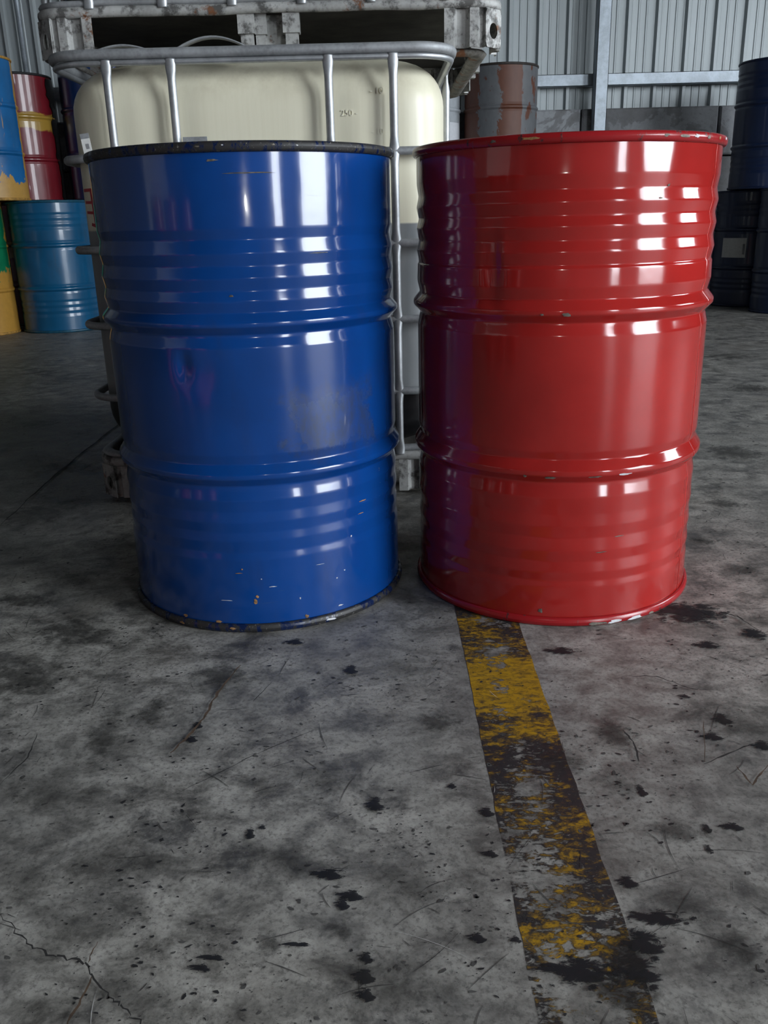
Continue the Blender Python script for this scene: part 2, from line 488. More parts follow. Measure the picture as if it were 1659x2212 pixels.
M['blue'] = mat_paint('blue_gloss_paint', (0.002, 0.044, 0.212), wear=0.62, dirt=0.35, seed=1.0, smear=(0.085, 0.225, 0.335, 0.455), scratch=0.9, rough=0.13)
M['blue_rim'] = mat_rim('scuffed_blue_rim', (0.004, 0.012, 0.05), 0.80)
M['red'] = mat_paint('red_gloss_paint', (0.350, 0.0175, 0.0150), chip=(0.07, 0.06, 0.04), wear=0.30, dirt=0.10, seed=4.0, scratch=0.3, rough=0.11)
M['red_rim'] = mat_rim('chipped_red_rim', (0.30, 0.0125, 0.0155), 0.12)
M['bottle'] = mat_bottle()
M['emboss'] = mat_plain('milky_plastic_relief', (0.82, 0.79, 0.65), 0.4, 0, 0.03)
M['galv'] = mat_galv('galvanised_tube', (0.46, 0.48, 0.50), 0.36, 0.7, dirt=0.2)
M['galv_dull'] = mat_galv('dull_galvanised_rail', (0.36, 0.375, 0.39), 0.5, 0.5, dirt=0.35)
M['pallet'] = mat_galv('dirty_zinc_pallet', (0.46, 0.46, 0.445), 0.55, 0.3, rust=0.55, dirt=0.85)
M['skid'] = mat_galv('rusty_skid', (0.20, 0.185, 0.16), 0.7, 0.2, rust=0.9, dirt=0.6)
M['deck'] = mat_plain('black_deck_plate', (0.07, 0.066, 0.06), 0.75, 0.1, 0.4, 9)
M['spray'] = mat_plain('red_spray_paint', (0.42, 0.03, 0.04), 0.5)
M['paper'] = mat_plain('paper', (0.62, 0.62, 0.60), 0.8, 0, 0.06, 60)
M['print'] = mat_plain('grey_print', (0.22, 0.22, 0.23), 0.8)
M['bung'] = mat_plain('zinc_bung', (0.35, 0.35, 0.36), 0.4, 0.6)

# ------------------------------------------------------------------ floor and its marks
m = MB(); m.box(-8.3, 8.3, -9.3, 8.4, -0.15, 0.0)
floor = m.obj('floor', M['floor']); tag(floor, 'worn grey concrete floor with black marks', kind='structure')

STAINS = [(0.343,1.005,0.007,0.014,"h"),(0.278,0.836,0.011,0.012,"h"),(0.301,0.778,0.029,0.012,"h"),(0.270,0.742,0.022,0.020,"h"),(0.258,0.706,0.020,0.024,"h"),(0.196,0.708,0.034,0.020,"h"),(0.245,0.735,0.022,0.030,"m"),(0.232,0.680,0.024,0.022,"m"),(0.488,1.131,0.015,0.011,"h"),(0.519,1.177,0.014,0.017,"h"),(0.553,1.104,0.013,0.013,"h"),(0.404,0.926,0.005,0.008,"h"),(0.393,0.888,0.004,0.008,"h"),(0.440,0.928,0.015,0.007,"h"),(0.318,1.413,0.025,0.014,"h"),(0.586,1.421,0.023,0.014,"h"),(0.484,1.248,0.009,0.006,"h"),(0.084,1.028,0.006,0.006,"h"),(0.127,0.969,0.009,0.012,"h"),(0.122,0.889,0.010,0.006,"h"),(0.090,0.757,0.011,0.006,"h"),(0.131,0.753,0.008,0.005,"h"),(-0.076,0.860,0.019,0.010,"h"),(-0.049,0.825,0.015,0.010,"h"),(-0.060,0.811,0.008,0.009,"h"),(-0.058,0.773,0.012,0.011,"m"),(-0.032,0.733,0.007,0.007,"h"),(-0.032,0.709,0.011,0.011,"h"),(-0.031,0.686,0.010,0.007,"h"),(-0.171,0.950,0.005,0.005,"h"),(-0.185,0.937,0.007,0.011,"h"),(-0.305,1.159,0.010,0.008,"h"),(-0.303,1.198,0.007,0.012,"h"),(-0.195,0.738,0.016,0.004,"h"),(-0.207,0.725,0.012,0.005,"h"),(-0.135,0.759,0.011,0.011,"m"),(-0.103,0.753,0.018,0.003,"h"),(-0.022,0.990,0.011,0.019,"h"),(-0.172,1.476,0.017,0.012,"h"),(-0.064,1.361,0.011,0.018,"h"),(-0.620,1.552,0.049,0.058,"m"),(-0.640,1.366,0.062,0.064,"m"),(-0.441,1.176,0.022,0.058,"m"),(-0.383,1.233,0.019,0.042,"m"),(-0.320,0.901,0.050,0.021,"s"),(-0.126,0.886,0.043,0.029,"s"),(0.599,1.558,0.058,0.046,"h"),(0.686,1.458,0.021,0.024,"h"),(0.320,1.027,0.029,0.031,"s"),(0.261,1.084,0.030,0.022,"s"),(-0.095,1.055,0.037,0.027,"s"),(-0.187,1.048,0.023,0.022,"s"),(-0.384,0.801,0.033,0.021,"s"),(-0.390,1.606,0.052,0.032,"s"),(0.545,1.169,0.060,0.045,"s"),(0.335,0.801,0.032,0.024,"s"),(0.372,0.733,0.015,0.019,"m"),(0.368,0.919,0.026,0.017,"m"),(0.343,1.140,0.021,0.037,"m"),(0.028,0.849,0.044,0.035,"s"),(-0.003,0.702,0.049,0.034,"s"),(-0.266,0.693,0.048,0.023,"s"),(-0.483,1.049,0.057,0.049,"s"),(-0.452,0.882,0.041,0.037,"s"),(-0.291,1.356,0.041,0.041,"m"),(0.079,1.191,0.022,0.026,"m"),(0.034,1.372,0.037,0.034,"s"),(-0.772,1.697,0.055,0.036,"m"),(-0.682,1.816,0.048,0.041,"s"),(-0.974,2.254,0.091,0.120,"s"),(-1.049,2.773,0.095,0.087,"s"),(0.912,2.221,0.036,0.038,"m"),(1.150,2.732,0.065,0.073,"m"),(1.630,3.800,0.078,0.073,"m"),(1.898,4.705,0.140,0.125,"s"),(0.765,1.948,0.022,0.021,"m"),(0.804,1.771,0.040,0.026,"s"),(0.066,1.967,0.034,0.032,"s"),(0.044,1.670,0.029,0.035,"s")]

def stain(i, x, y, rx, ry, kind):
    k = 1.35 if kind == 'h' else 1.75
    n = 20
    pts = []
    for j in range(n):
        a = 2 * math.pi * j / n
        rr = k * (0.86 + 0.28 * random.random())
        pts.append((rx * rr * math.cos(a), ry * rr * math.sin(a)))
    mb = MB()
    mb.add([(0, 0, 0)] + [(px, py, 0) for px, py in pts], [(0, j + 1, (j + 1) % n + 1) for j in range(n)])
    o = mb.obj('floor_stain', M['stain_' + kind], floor)
    o.location = (x, y, 0.0009 + 0.00003 * i)
    return o
for i, s in enumerate(STAINS): stain(i, *s)

def ribbon(name, pts, w, mat, z, jit=0.004, sub=6):
    P = []
    for a, b in zip(pts[:-1], pts[1:]):
        for k in range(sub):
            t_ = k / sub
            P.append((a[0] * (1 - t_) + b[0] * t_ + random.uniform(-jit, jit), a[1] * (1 - t_) + b[1] * t_ + random.uniform(-jit, jit)))
    P.append(pts[-1])
    mb = MB(); vs_ = []
    for i, (x, y) in enumerate(P):
        q = P[min(i + 1, len(P) - 1)]; r_ = P[max(i - 1, 0)]
        d = Vector((q[0] - r_[0], q[1] - r_[1])); d.normalize()
        ww = w * random.uniform(0.35, 1.25) * min(1.0, 0.3 + 3.0 * min(i, len(P) - 1 - i) / len(P))
        vs_ += [(x - d.y * ww, y + d.x * ww, z), (x + d.y * ww, y - d.x * ww, z)]
    mb.add(vs_, [(2 * i, 2 * i + 1, 2 * i + 3, 2 * i + 2) for i in range(len(P) - 1)])
    return mb.obj(name, mat, floor)
CR = [([(-0.459,0.814),(-0.418,0.771),(-0.385,0.751),(-0.361,0.741),(-0.331,0.733),(-0.320,0.715),(-0.296,0.688),(-0.280,0.677),(-0.257,0.659),(-0.22,0.60)], 0.0013, 'crack', 0.003),
      ([(-0.331,0.733),(-0.329,0.762)], 0.0009, 'rust_line', 0.001),
      ([(-0.320,0.715),(-0.327,0.661),(-0.33,0.6)], 0.0016, 'rust_line', 0.002),
      ([(-1.020,2.182),(-1.038,2.424),(-1.045,2.718),(-1.049,3.016),(-1.046,3.263),(-1.05,4.2),(-1.05,6.0)], 0.0035, 'crack', 0.003),
      ([(-1.020,2.182),(-1.0,1.7),(-0.98,1.2)], 0.002, 'crack', 0.003),
      ([(-0.557,1.052),(-0.542,1.119),(-0.551,1.181)], 0.001, 'crack', 0.001),
      ([(-0.328,1.121),(-0.315,1.157),(-0.297,1.215),(-0.288,1.293),(-0.263,1.388)], 0.0028, 'rust_line', 0.002),
      ([(-0.299,1.021),(-0.195,1.116),(-0.116,1.174)], 0.0007, 'crack', 0.001),
      ([(-0.225,1.261),(-0.199,1.327)], 0.0009, 'crack', 0.001),
      ([(0.357,1.152),(0.364,1.115),(0.358,1.069)], 0.0016, 'crack', 0.001),
      ([(0.448,1.059),(0.516,1.096),(0.550,1.112)], 0.0014, 'crack', 0.001),
      ([(0.488,1.172),(0.451,1.064)], 0.001, 'rust_line', 0.001),
      ([(0.492,1.052),(0.497,1.009),(0.539,1.055)], 0.0014, 'rust_line', 0.001),
      ([(0.40,1.315),(0.459,1.310),(0.500,1.269),(0.528,1.260)], 0.0012, 'crack', 0.002),
      ([(0.65,1.56),(0.684,1.532),(0.699,1.471)], 0.0018, 'crack', 0.003)]
for pts, w, mt, jit in CR:
    ribbon('floor_crack', pts, w, M[mt], 0.0036, jit)

# countless small flecks and hair scratches
M['fleck'] = mat_plain('black_fleck', (0.022, 0.022, 0.023), 0.6, 0, 0.3, 30)
M['fleck_soft'] = mat_plain('grey_fleck', (0.075, 0.073, 0.069), 0.7, 0, 0.3, 30)
M['fleck_pale'] = mat_plain('pale_scratch', (0.46, 0.46, 0.45), 0.7, 0, 0.3, 30)
rf = random.Random(21)
def flecks(name, mat, count, smin, smax, z, power, thr, elong):
    mb = MB(); made = 0; tries = 0
    while made < count and tries < count * 30:
        tries += 1
        y = 0.50 + 3.2 * rf.random() ** 1.8
        x = rf.uniform(-0.62, 0.62) * (0.55 + 0.62 * y)
        if mnoise.noise(Vector((x * 5 + 3, y * 5, power))) + 0.5 * mnoise.noise(Vector((x * 14, y * 14 + 7, power))) < thr * (rf.random() * 1.6 - 0.3): continue
        sz = smin * (smax / smin) ** (rf.random() ** 2.6) * (0.75 + 0.35 * y)
        el = 1.0 + elong * rf.random(); an = rf.gauss(0.25, 0.6)
        ca, sa = math.cos(an), math.sin(an); n = rf.choice((5, 6, 7, 9))
        pts = []
        for k in range(n):
            t_ = 2 * math.pi * (k + 0.5 * rf.random()) / n; r_ = sz * (0.45 + 0.75 * rf.random())
            u, v = r_ * el * math.cos(t_), r_ * math.sin(t_)
            pts.append((x + u * ca - v * sa, y + u * sa + v * ca, z))
        mb.add([(x, y, z)] + pts, [(0, k + 1, (k + 1) % n + 1) for k in range(n)]); made += 1
    o = mb.obj(name, mat, floor); o['kind'] = 'stuff'
flecks('dirt_flecks', M['fleck'], 5200, 0.00035, 0.0026, 0.0007, 1.0, 0.55, 1.4)
flecks('soft_flecks', M['fleck_soft'], 5200, 0.0005, 0.0030, 0.0006, 5.0, 0.50, 1.4)
def scratches(name, mat, count, w, z, seed):
    r2 = random.Random(seed); mb = MB()
    for _ in range(count):
        y = 0.5 + 2.6 * r2.random() ** 1.6; x = r2.uniform(-0.6, 0.6) * (0.55 + 0.62 * y)
        a = r2.choice((0.2, 0.9, 2.4, 1.5, -0.3)) + r2.gauss(0, 0.25); L = 0.012 + 0.075 * r2.random() ** 2.2
        bend = r2.gauss(0, 0.35); P = []
        for k in range(6):
            P.append((x, y)); x += math.cos(a) * L / 5; y += math.sin(a) * L / 5; a += bend / 5
        vs_ = []
        for k, (px, py) in enumerate(P):
            ww = w * (0.3 + math.sin(math.pi * (k + 0.3) / 5.6)) * r2.uniform(0.5, 1.1)
            vs_ += [(px - math.sin(a) * ww, py + math.cos(a) * ww, z), (px + math.sin(a) * ww, py - math.cos(a) * ww, z)]
        mb.add(vs_, [(2 * k, 2 * k + 1, 2 * k + 3, 2 * k + 2) for k in range(5)])
    o = mb.obj(name, mat, floor); o['kind'] = 'stuff'
scratches('dark_scratches', M['fleck'], 130, 0.00038, 0.00075, 5)
scratches('grey_scratches', M['fleck_soft'], 320, 0.0006, 0.00065, 6)
scratches('pale_scratches', M['fleck_pale'], 45, 0.00035, 0.0008, 8)

# worn yellow and black line: flat film on the floor
mb = MB()
ys = [0.15 + (2.1 - 0.15) * k / 78 for k in range(79)]
vs_ = []
for k, yy in enumerate(ys):
    j = 0.0012
    vs_ += [(0.1395 + random.uniform(-j, j), yy, 0.0004), (0.2575 + random.uniform(-j, j), yy, 0.0004)]
mb.add(vs_, [(2 * k, 2 * k + 1, 2 * k + 3, 2 * k + 2) for k in range(78)])
tp = mb.obj('floor_line', M['tape'])
tag(tp, 'worn yellow and black line on the concrete floor running under the red drum', 'floor line')

# ------------------------------------------------------------------ building shell
YB = 8.1          # face of the cladding at the back
mb = MB(); mb.box(-8.3, 8.3, YB + 0.02, YB + 0.12, 0, 6.4)
wall_back = mb.obj('wall_back', M['mortar']); tag(wall_back, 'back wall of concrete blocks below ribbed metal cladding', kind='structure')
# dwarf wall of blocks, each one a piece
BH, BW = 0.3965, 1.16
def block_mesh(w):
    q = MB(); b = 0.012
    x0, x1, y0, y1, z0, z1 = 0.008, w - 0.008, -0.11, 0.10, 0.008, BH - 0.008
    q.add([(x0 + b, y0, z0 + b), (x1 - b, y0, z0 + b), (x1 - b, y0, z1 - b), (x0 + b, y0, z1 - b),
           (x0, y0 + b, z0), (x1, y0 + b, z0), (x1, y0 + b, z1), (x0, y0 + b, z1),
           (x0, y1, z0), (x1, y1, z0), (x1, y1, z1), (x0, y1, z1)],
          [(0, 1, 2, 3), (4, 5, 1, 0), (5, 6, 2, 1), (6, 7, 3, 2), (7, 4, 0, 3), (4, 8, 9, 5), (5, 9, 10, 6), (6, 10, 11, 7), (7, 11, 8, 4), (8, 11, 10, 9)])
    return q.mesh('block', M['block'])
bm_full, bm_half = block_mesh(BW), block_mesh(BW / 2)
for c in range(4):
    x = -8.12
    if c % 2:
        o = link(bpy.data.objects.new('block', bm_half), wall_back); o.location = (x, YB - 0.04, c * BH); x += BW / 2
    while x + BW <= 8.2:
        o = link(bpy.data.objects.new('block', bm_full), wall_back)
        o.location = (x, YB - 0.04 + random.uniform(-0.012, 0.012), c * BH); x += BW
# ribbed cladding sheets
def clad_mesh():
    q = MB(); P = []
    per = 0.245
    for k in range(4):
        x = k * per
        P += [(x, 0), (x + 0.012, 0), (x + 0.026, -0.034), (x + 0.052, -0.034), (x + 0.066, 0),
              (x + 0.11, 0), (x + 0.116, -0.006), (x + 0.126, -0.006), (x + 0.132, 0),
              (x + 0.175, 0), (x + 0.181, -0.006), (x + 0.191, -0.006), (x + 0.197, 0)]
    P += [(4 * per, 0), (4 * per + 0.012, 0), (4 * per + 0.026, -0.034), (4 * per + 0.052, -0.034), (4 * per + 0.064, -0.004)]
    n = len(P)
    q.add([(x, y, 0) for x, y in P] + [(x, y, 1) for x, y in P], [(i, i + 1, n + i + 1, n + i) for i in range(n - 1)])
    return q.mesh('cladding_sheet', M['clad'])
cm = clad_mesh()
x = -8.2; i = 0
while x < 7.6:
    o = link(bpy.data.objects.new('cladding_sheet', cm), wall_back)
    o.location = (x, YB + 0.005 - 0.003 * (i % 2), 1.56 + random.uniform(-0.015, 0.01)); o.scale = (1, 1, 4.4)
    o.rotation_euler = (0, random.uniform(-0.002, 0.002), 0)
    x += 0.98; i += 1

def beam(name, x0, x1, y0, y1, z0, z1, lip, axis, mat, label):
    """cold rolled channel: web and two returned flanges"""
    q = MB(); tt = 0.004
    if axis == 'x':
        q.box(x0, x1, y0, y0 + tt, z0, z1); q.box(x0, x1, y0, y1, z1 - tt, z1); q.box(x0, x1, y0, y1, z0, z0 + tt)
        q.box(x0, x1, y1 - tt, y1, z1 - lip, z1); q.box(x0, x1, y1 - tt, y1, z0, z0 + lip)
    else:
        q.box(x0, x1, y0, y0 + tt, z0, z1); q.box(x0, x0 + tt, y0, y1, z0, z1); q.box(x1 - tt, x1, y0, y1, z0, z1)
        q.box(x0, x0 + lip, y1 - tt, y1, z0, z1); q.box(x1 - lip, x1, y1 - tt, y1, z0, z1)
    o = q.obj(name, mat); tag(o, label, kind='structure')
    return o
n_tr = 1
for (z0, z1) in ((1.755, 1.845), (3.2, 3.29), (4.6, 4.69)):
    beam('trim_%d' % n_tr, -8.1, 8.1, YB - 0.125, YB - 0.045, z0, z1, 0.02, 'x', M['steel_post'], 'horizontal galvanised rail along the back wall'); n_tr += 1
for xx in (-6.6, -3.9, 1.82, 6.6):
    beam('trim_%d' % n_tr, xx, xx + 0.10, YB - 0.26, YB - 0.155, 0, 6.0, 0.02, 'z', M['steel_post'], 'galvanised steel post standing before the back wall'); n_tr += 1
# conduit on the back wall
q = MB(); q.sweep([(-2.88, YB - 0.05, 1.6), (-2.88, YB - 0.05, 3.0), (-2.88, YB - 0.05, 5.9)], 0.018, n=12)
o = q.obj('conduit_pipe', M['steel_post'], smooth=True); tag(o, 'slim upright pipe on the cladding behind the stacked red drum', 'pipe')

def wall_boxes(name, boxes, mat, label):
    q = MB()
    for b in boxes: q.box(*b)
    o = q.obj(name, mat); tag(o, label, kind='structure'); return o
HT = 6.4
wall_boxes('wall_right', [(8, 8.2, -9, -5.4, 0, HT), (8, 8.2, -5.4, -1.3, 5.6, HT), (8, 8.2, -1.3, 1.3, 0, HT),
                          (8, 8.2, 1.3, 3.7, 0, 1.9), (8, 8.2, 1.3, 3.7, 4.0, HT), (8, 8.2, 3.7, 8.1, 0, HT)], M['wall_in'], 'right side wall with an open doorway and a window')
wall_boxes('wall_front', [(-8.2, 5.75, -9.2, -9, 0, HT), (5.75, 7.25, -9.2, -9, 4.8, HT), (7.25, 8.2, -9.2, -9, 0, HT)], M['wall_in'], 'front wall with an open doorway')
wall_boxes('wall_left', [(-8.2, -8, -9, 8.1, 0, HT)], M['wall_in'], 'left side wall')
wall_boxes('ceiling', [(-8.3, 8.3, -9.3, 8.4, HT, HT + 0.1)], M['roof_in'], 'roof of the shed')
# white sliding door on the left wall
q = MB(); q.box(-7.99, -7.93, -5.2, -1.5, 0.02, 3.4)
d1 = q.obj('door_1', M['white_door']); tag(d1, 'white sheet sliding door on the left wall', kind='structure')
for k in range(4):
    q = MB(); y0 = -5.2 + 0.925 * k
    q.box(-7.93, -7.90, y0 + 0.02, y0 + 0.10, 0.05, 3.38); q.obj('door_rib', M['white_door'], d1)
# frame bars of the side window
w1 = empty('window_1', (8.1, 2.5, 1.9)); tag(w1, 'side window opening with steel bars', kind='structure')
for k in range(1, 4):
    q = MB(); yy = -1.2 + 0.6 * k
    q.box(-0.03, 0.03, yy - 0.02, yy + 0.02, 0, 2.1); q.obj('window_bar', M['glass_frame'], w1)
q = MB(); q.box(-0.03, 0.03, -1.2, 1.2, 1.03, 1.07); q.obj('window_bar', M['glass_frame'], w1)
# yard outside
wall_boxes('ground', [(8.2, 60, -60, 60, -0.2, -0.03), (-60, 8.2, -60, -9.2, -0.2, -0.03)], M['yard'], 'pale concrete yard outside the shed')

# ------------------------------------------------------------------ steel drums
R0 = 0.2855
def round_profile(pts, c=0.0019):
    """support points round every corner so facets stay crisp but rolled"""
    out = [pts[0]]
    for i in range(1, len(pts) - 1):
        a, b, d = Vector(pts[i - 1]), Vector(pts[i]), Vector(pts[i + 1])
        la, lb = (a - b).length, (d - b).length
        ua, ub = (a - b).normalized(), (d - b).normalized()
        ca, cb = min(c, la * 0.3), min(c, lb * 0.3)
        ca2, cb2 = min(c * 1.9, la * 0.42), min(c * 1.9, lb * 0.42)
        p1, p2 = b + ua * ca, b + ub * cb
        midp = (p1 + p2) * 0.25 + b * 0.5
        out += [tuple(b + ua * ca2), tuple(p1), tuple(midp), tuple(p2), tuple(b + ub * cb2)]
    out.append(pts[-1])
    return out

HERO_BLUE = [(0, 0.865), (0, 0.743), (-.0036, 0.726), (.0006, 0.703), (-.0036, 0.683), (.0006, 0.662), (-.0036, 0.642), (.0002, 0.624),
             (-.0046, 0.604), (.0078, 0.589), (.0078, 0.582), (-.0050, 0.567), (-.0046, 0.562), (0, 0.545),
             (0, 0.352), (-.0040, 0.334), (.0078, 0.317), (.0078, 0.309), (-.0048, 0.293), (-.0040, 0.284), (-.0008, 0.265), (-.0030, 0.243), (-.0006, 0.223),
             (-.0030, 0.203), (-.0008, 0.186), (-.0028, 0.163), (0, 0.148), (0, 0.012)]
HERO_RED = [(0, 0.865), (0, 0.815), (-.0034, 0.792), (.0008, 0.772), (-.0034, 0.751), (.0008, 0.733), (-.0034, 0.711), (.0008, 0.692), (-.0034, 0.670),
            (-.0006, 0.666), (.0004, 0.634), (-.0044, 0.613), (.0085, 0.597), (.0085, 0.589), (-.0050, 0.574), (-.0044, 0.570), (0, 0.552),
            (0, 0.345), (-.0038, 0.330), (.0085, 0.311), (.0085, 0.302), (-.0046, 0.287), (-.0040, 0.281), (0.0002, 0.258), (-.0010, 0.225),
            (.0004, 0.202), (-.0022, 0.179), (.0004, 0.153), (-.0022, 0.132), (.0004, 0.110), (-.0020, 0.092), (0, 0.080), (0, 0.012)]
PLAIN = [(0, 0.865), (0, 0.62), (-.003, 0.605), (.009, 0.592), (.009, 0.584), (-.003, 0.571), (0, 0.556),
         (0, 0.33), (-.003, 0.315), (.009, 0.302), (.009, 0.294), (-.003, 0.281), (0, 0.266), (0, 0.012)]
RIBBED = [(0, 0.865), (0, 0.80), (-.004, 0.785), (0, 0.765), (-.004, 0.745), (0, 0.725), (-.004, 0.705), (0, 0.685), (0, 0.62), (-.003, 0.605), (.009, 0.592), (.009, 0.584), (-.003, 0.571), (0, 0.556),
          (0, 0.33), (-.003, 0.315), (.009, 0.302), (.009, 0.294), (-.003, 0.281), (0, 0.266), (0, 0.225), (-.004, 0.21), (0, 0.19), (-.004, 0.17), (0, 0.15), (-.004, 0.13), (0, 0.11), (0, 0.012)]

def torus_prof(rc, zc, rr, rz, n=12):
    return [(rc + rr * math.cos(2 * math.pi * k / n), zc + rz * math.sin(2 * math.pi * k / n)) for k in range(n + 1)]

MESH_CACHE = {}
def drum_meshes(key, prof, segs, wob=None):
    if key in MESH_CACHE: return MESH_CACHE[key]
    q = MB()
    pr = round_profile([(R0 + dr, z) for dr, z in prof])
    # extra rings on long plain zones so dents have something to bend
    pr2 = [pr[0]]
    for a, b in zip(pr[:-1], pr[1:]):
        L = abs(a[1] - b[1])
        k = max(1, int(L / 0.012)) if wob else 1
        for j in range(1, k + 1):
            t_ = j / k
            pr2.append((a[0] * (1 - t_) + b[0] * t_, a[1] * (1 - t_) + b[1] * t_))
    pr2 = pr2[::-1]
    q.lathe(pr2, segs, wob)
    body = q.mesh('body', None, True)
    q = MB(); q.lathe(torus_prof(R0 + 0.0015, 0.8705, 0.0062, 0.0085), segs); rim_t = q.mesh('top_rim', None, True)
    q = MB(); q.lathe(torus_prof(R0 + 0.0020, 0.0090, 0.0058, 0.0090), segs); rim_b = q.mesh('bottom_rim', None, True)
    q = MB(); q.lathe([(R0 - 0.002, 0.864), (R0 - 0.006, 0.857), (R0 - 0.02, 0.8545), (0.12, 0.858), (0.0005, 0.858)], segs); lid = q.mesh('lid', None, True)
    q = MB(); q.lathe([(0.034, 0.855), (0.034, 0.866), (0.030, 0.869), (0.012, 0.869), (0.0005, 0.866)], 20); bl = q.mesh('bung', None, True)
    q = MB(); q.lathe([(0.018, 0.855), (0.018, 0.864), (0.015, 0.867), (0.0005, 0.866)], 16); bs = q.mesh('bung', None, True)
    q = MB(); q.lathe([(R0 - 0.002, 0.013), (0.0005, 0.014)], segs); bot = q.mesh('base', None, True)
    MESH_CACHE[key] = (body, rim_t, rim_b, lid, bl, bs, bot)
    return MESH_CACHE[key]

def with_mat(me, mat):
    """mesh shared as is; material carried by the object slot"""
    o = bpy.data.objects.new(me.name.split('.')[0], me)
    if not me.materials: me.materials.append(None)
    o.material_slots[0].link = 'OBJECT'
    o.material_slots[0].material = mat
    return o

def drum(loc, key, prof, body_m, rim_m, label, group=None, segs=64, rz=0.0, h=0.88, wob=None, bottom_m=None, bungs=True):
    root = empty('steel_drum', loc, rz)
    tag(root, label, 'drum', group)
    s = h / 0.88
    body, rim_t, rim_b, lid, bl, bs, bot = drum_meshes(key, prof, segs, wob)
    for me, mt, name in ((body, body_m, 'body'), (rim_t, rim_m, 'top_rim'), (rim_b, bottom_m or rim_m, 'bottom_rim'), (lid, body_m, 'lid'), (bot, body_m, 'base')):
        o = with_mat(me, mt); o.name = name; link(o, root); o.scale = (1, 1, s)
    if bungs:
        for me, px in ((bl, -0.2), (bs, 0.215)):
            o = with_mat(me, M['bung']); o.name = 'bung'; link(o, root); o.location = (px, 0.02, 0); o.scale = (1, 1, s)
    return root

def dent_fn(dents, amp, seed):
    def f(p):
        r = math.hypot(p.x, p.y)
        nx, ny = p.x / r, p.y / r
        d = amp * mnoise.noise(Vector((p.x * 9 + seed, p.y * 9, p.z * 5)))
        if p.y < 0:
            for (dx, dz, sx, sz, depth) in dents:
                e = math.exp(-((p.x - dx) / sx) ** 2 - ((p.z - dz) / sz) ** 2)
                d -= depth * e
        return Vector((p.x + nx * d, p.y + ny * d, p.z))
    return f

blue = drum((-0.256, 1.812, 0), 'blue', HERO_BLUE, M['blue'], M['blue_rim'], 'glossy blue steel drum with a dark scuffed rim standing in front of the white tank',
            'two front drums', 224, wob=dent_fn([(-0.092, 0.515, 0.012, 0.022, 0.006), (-0.06, 0.50, 0.03, 0.04, 0.0025), (0.03, 0.12, 0.05, 0.02, 0.0008)], 0.0006, 3.0))
red = drum((0.365, 1.803, 0), 'red', HERO_RED, M['red'], M['red_rim'], 'glossy red steel drum standing on the yellow and black floor line',
           'two front drums', 224, wob=dent_fn([(-0.165, 0.66, 0.012, 0.055, 0.006), (-0.150, 0.70, 0.006, 0.03, -0.002), (0.10, 0.86, 0.02, 0.02, 0.001)], 0.0004, 8.0))
# welded seam on the red drum's right flank
a_s = math.radians(-35)
q = MB()
pr = [(R0 + dr, z) for dr, z in HERO_RED][::-1]
vs_, n_ = [], len(pr)
for r_, z in pr:
    for da, ex in ((-0.006, 0.0002), (-0.0015, 0.0010), (0.0015, 0.0010), (0.006, 0.0002)):
        vs_.append(((r_ + ex) * math.cos(a_s + da), (r_ + ex) * math.sin(a_s + da), z))
q.add(vs_, [(4 * i + k, 4 * i + k + 1, 4 * i + k + 5, 4 * i + k + 4) for i in range(n_ - 1) for k in range(3)])
q.obj('weld_seam', M['red'], red, True)

# chips that show on the two front drums: thin flakes of bare steel seated on the skin
M['chip'] = mat_plain('bare_steel_chip', (0.13, 0.115, 0.095), 0.6, 0.2, 0.5, 90)
M['chip_rust'] = mat_plain('rust_chip', (0.26, 0.14, 0.055), 0.7, 0.0, 0.5, 120)
M['chip_white'] = mat_plain('pale_chip', (0.55, 0.56, 0.58), 0.6, 0.0, 0.2, 90)
def prof_r(prof, z):
    for (r1, z1), (r2, z2) in zip(prof[:-1], prof[1:]):
        if z2 <= z <= z1:
            t_ = (z1 - z) / max(1e-6, z1 - z2)
            return R0 + r1 * (1 - t_) + r2 * t_
    return R0
def chip(root, prof, lx, z, w, h, mat, n=11):
    q = MB()
    r0 = prof_r(prof, z)
    a0 = math.atan2(-math.sqrt(max(0, r0 * r0 - lx * lx)), lx)
    pts = []
    for k in range(n):
        a = 2 * math.pi * k / n
        f = 0.6 + 0.6 * random.random()
        zz = z + h * f * math.sin(a); da = w * f * math.cos(a) / r0
        rr = max(prof_r(prof, zz), prof_r(prof, z)) + 0.0008
        pts.append((rr * math.cos(a0 + da), rr * math.sin(a0 + da), zz))
    c = ((r0 + 0.0012) * math.cos(a0), (r0 + 0.0012) * math.sin(a0), z)
    q.add([c] + pts, [(0, k + 1, (k + 1) % n + 1) for k in range(n)])
    return q.obj('paint_chip', mat, root)
for lx, z, w, h, mt in ((-0.045, 0.590, 0.008, 0.004, 'chip'), (-0.085, 0.590, 0.003, 0.002, 'chip'), (-0.105, 0.300, 0.004, 0.003, 'chip'), (-0.060, 0.299, 0.010, 0.0025, 'chip'),
                        (0.02, 0.3005, 0.012, 0.0018, 'chip'), (0.075, 0.302, 0.016, 0.0018, 'chip_white'), (-0.068, 0.030, 0.005, 0.005, 'chip'), (0.04, 0.150, 0.012, 0.0012, 'chip'),
                        (0.075, 0.178, 0.010, 0.0012, 'chip'), (0.125, 0.795, 0.003, 0.0025, 'chip'), (0.11, 0.775, 0.004, 0.0016, 'chip')):
    chip(red, HERO_RED, lx, z, w, h, M[mt])
